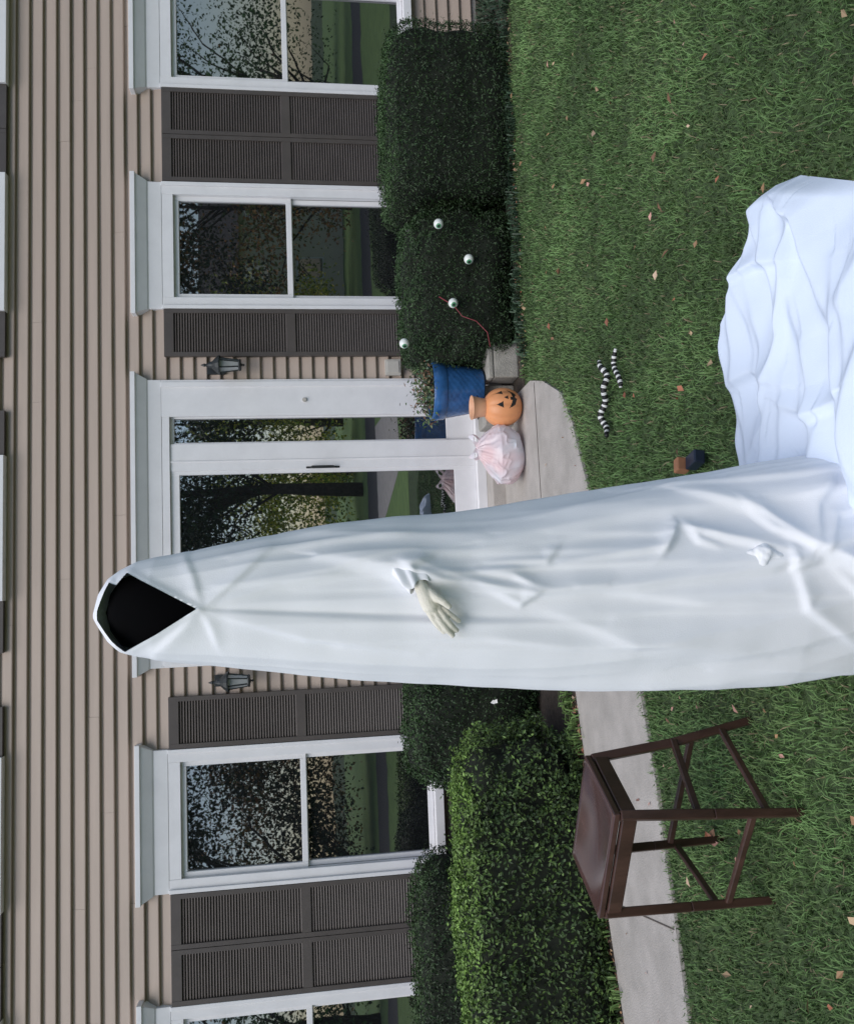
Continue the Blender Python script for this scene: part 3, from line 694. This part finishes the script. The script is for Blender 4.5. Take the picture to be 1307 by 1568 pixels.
# ---------------------------------------------------------------- striped toy snake
def arc(fn,L,name,parent,r=.016):
    mb=MB(); N=int(L/.006); pp=[fn(i/N) for i in range(N+1)]
    for i in range(N):
        band=(i%5)<2
        rr=(r*.98 if band else r)*min(1,.5+3*min(i/N,1-i/N)+.1)
        mb.tube([pp[i],pp[i+1]],rr,12,1 if band else 0,cap=(i in (0,N-1)))
    mb.obj(name,[M_blackp,M_stripe],parent,True)
tw=empty('striped_toy_snake')
arc(lambda t:(1.09-.40*t,-2.66-.07*t-.055*sin(t*6.2),.052+.01*sin(t*20)),.42,'body',tw)
arc(lambda t:(1.09-.20*t,-2.88+.035*sin(t*5),.048),.22,'tail',tw,.013)
mb=MB(); mb.box(-.028,.030,-.024,.018,.025,.075,0); mb.box(-.026,.028,-.11,-.025,.0,.045,1)
bx=mb.obj('wooden_brush',[M_tan,M_navy],None,bevel=.006); bx.location=(.405,-3.56,.03); bx.rotation_euler=(0,.16,.25)
# ---------------------------------------------------------------- surroundings behind the camera (seen in glass)
mb=MB(); mb.add([(-80,-19,.006),(80,-19,.006),(80,-14.5,.006),(-80,-14.5,.006)],[(0,1,2,3)]); mb.obj('street',[M_asph])
mb=MB(); mb.add([(1.2,-14.5,.008),(4.2,-14.5,.008),(3.6,-8.5,.008),(6.5,-5.9,.008),(10,-4.4,.008),(10,-6.5,.008),(6.5,-9,.008)][:3]+[(2.2,-8.0,.008)],[(0,1,2,3)]); mb.obj('driveway',[M_conc])
def tree(x,y,H,base,cols,R,n=5000,leaf=.16):
    n=int(n*1.5)
    e=empty('tree',(x,y,0)); mb=MB(); r0=.022*H
    mb.tube([(0,0,0),(.1,0,H*.25),(-.05,.1,H*.55),(0,0,H*.9)],[r0,r0*.75,r0*.45,r0*.1],9)
    cl=[]
    for k in range(26):
        a=rng.uniform(0,2*pi); zz=rng.uniform(base,H); rr=R*sqrt(max(.05,1-((zz-(base+H)/2)/((H-base)/2+.5))**2))*rng.uniform(.3,1)
        c=(rr*cos(a),rr*sin(a),zz); cl.append(c); mb.tube([(0,0,max(base*.7,zz-R*.5)),(c[0]*.5,c[1]*.5,zz-R*.15),c],[r0*.25,r0*.15,r0*.04],6)
    mb.obj('trunk',[M_bark],e,True)
    cl=np.array(cl); id_=rng.integers(0,len(cl),n); P=cl[id_]+rng.normal(0,R*.20,(n,3))*[1,1,.7]
    cc=np.array(cols)[rng.integers(0,len(cols),n)]*rng.uniform(.5,1.4,(n,1))*rng.uniform(.6,1.3,len(cl))[id_][:,None]
    V,F,C=cards(P,rng.normal(0,1,(n,3)),rng.uniform(.6,1.4,n)*leaf,rng.uniform(.6,1.4,n)*leaf*.7,cc,.5)
    fast('crown',V,F,C,M_leaf,parent=e)
G1=[(.10,.19,.05),(.13,.22,.055),(.06,.12,.03)]; Y1=[(.70,.64,.08),(.50,.56,.09),(.22,.34,.06)]; O1=[(.50,.24,.07),(.36,.20,.07),(.18,.22,.06)]; K1=[(.02,.04,.012),(.03,.05,.018)]  # K1 leaf colour darkened for shaded crowns, Y1 brightened for sunlit ones
for a in [(3.4,-22,12,4.2,K1,4.4,8500),(-3.5,-23,12,4.0,K1,4.4,8500),(9.5,-22,11,3.0,K1,4.2,7500),(15,-24,9,.8,O1,3.6,6500),(20.5,-25,12,2.2,G1,4.4,5500),
          (-10,-23,10,.8,K1,4.2,8000),(-16,-24,11,1.5,G1,5,6000),(-.5,-27,5.5,.3,Y1,3.4,7000),(5,-28,6,.3,Y1,3.4,7000),(-6,-27,6,.3,O1,3.6,6000),
          (11,-29,6.5,.3,Y1,3.6,6000),(-13,-30,9,.5,O1,5,6000),(28,-36,13,1,G1,7,4000),(-27,-38,13,1,G1,7,4000),(1.5,-40,13,1,G1,7,5000),(-8,-42,13,1,G1,7,5000),(10,-42,13,1,G1,7,4000)]:
    tree(*a)
nb=empty('neighbour_house',(19,-40,0)); mb=MB(); mb.box(-7,7,-4,4,0,5.5,0)
mb.add([(-7.5,4.5,5.4),(7.5,4.5,5.4),(7.5,0,8.2),(-7.5,0,8.2),(7.5,-4.5,5.4),(-7.5,-4.5,5.4)],[(0,1,2,3),(3,2,4,5),(0,3,5),(1,4,2)],1)
for x in (-5,-1.8,2,5):
    for z in (1.2,3.8): mb.box(x-.5,x+.5,4.0,4.05,z,z+1.3,2); mb.box(x-.6,x+.6,3.98,4.03,z-.1,z+1.4,3)
mb.obj('house_body',[M_neigh,M_roof,M_glass,M_white],nb)
# ---------------------------------------------------------------- light: sky, and an added very soft fill lamp
w=bpy.data.worlds.new('World'); S.world=w; w.use_nodes=True; nt=w.node_tree
sky=nt.nodes.new('ShaderNodeTexSky'); sky.sky_type='NISHITA'; sky.sun_disc=False
EL,AZ=56,205
sky.sun_elevation=radians(EL); sky.sun_rotation=radians(AZ); sky.air_density=1.0; sky.dust_density=1.0; sky.ozone_density=1.0
nt.links.new(sky.outputs[0],nt.nodes['Background'].inputs[0]); nt.nodes['Background'].inputs[1].default_value=.15
sl=bpy.data.lights.new('added_soft_fill','SUN'); sl.energy=2.35; sl.angle=radians(50); sl.color=(1,.97,.93)  # broad fill lamp added from behind the camera to lift the shaded front
so=link(bpy.data.objects.new('added_soft_fill',sl))
dv=Vector((sin(radians(AZ))*cos(radians(EL)),cos(radians(AZ))*cos(radians(EL)),sin(radians(EL))))
so.rotation_euler=dv.to_track_quat('Z','Y').to_euler()
# ---------------------------------------------------------------- camera (held sideways, as in the photograph)
yaw,pit,rol=[radians(a) for a in (5.06,7.541,-1.658)]
fw=np.array([sin(yaw)*cos(pit),cos(yaw)*cos(pit),-sin(pit)]); r=np.array([cos(yaw),-sin(yaw),0]); u_=np.cross(r,fw)
r,u_=r*cos(rol)+u_*sin(rol),u_*cos(rol)-r*sin(rol)
cd=bpy.data.cameras.new('camera'); cd.sensor_fit='VERTICAL'; cd.sensor_height=24; cd.lens=24*1215.3/1568; cd.clip_start=.05; cd.clip_end=1000
co=link(bpy.data.objects.new('camera',cd))
Mx=Matrix.Identity(4)
for i in range(3): Mx[i][0]=-u_[i]; Mx[i][1]=r[i]; Mx[i][2]=-fw[i]
Mx[0][3],Mx[1][3],Mx[2][3]=0,-6.5,1.485
co.matrix_world=Mx; S.camera=co
S.view_settings.view_transform='Standard'; S.view_settings.look='None'; S.view_settings.exposure=0
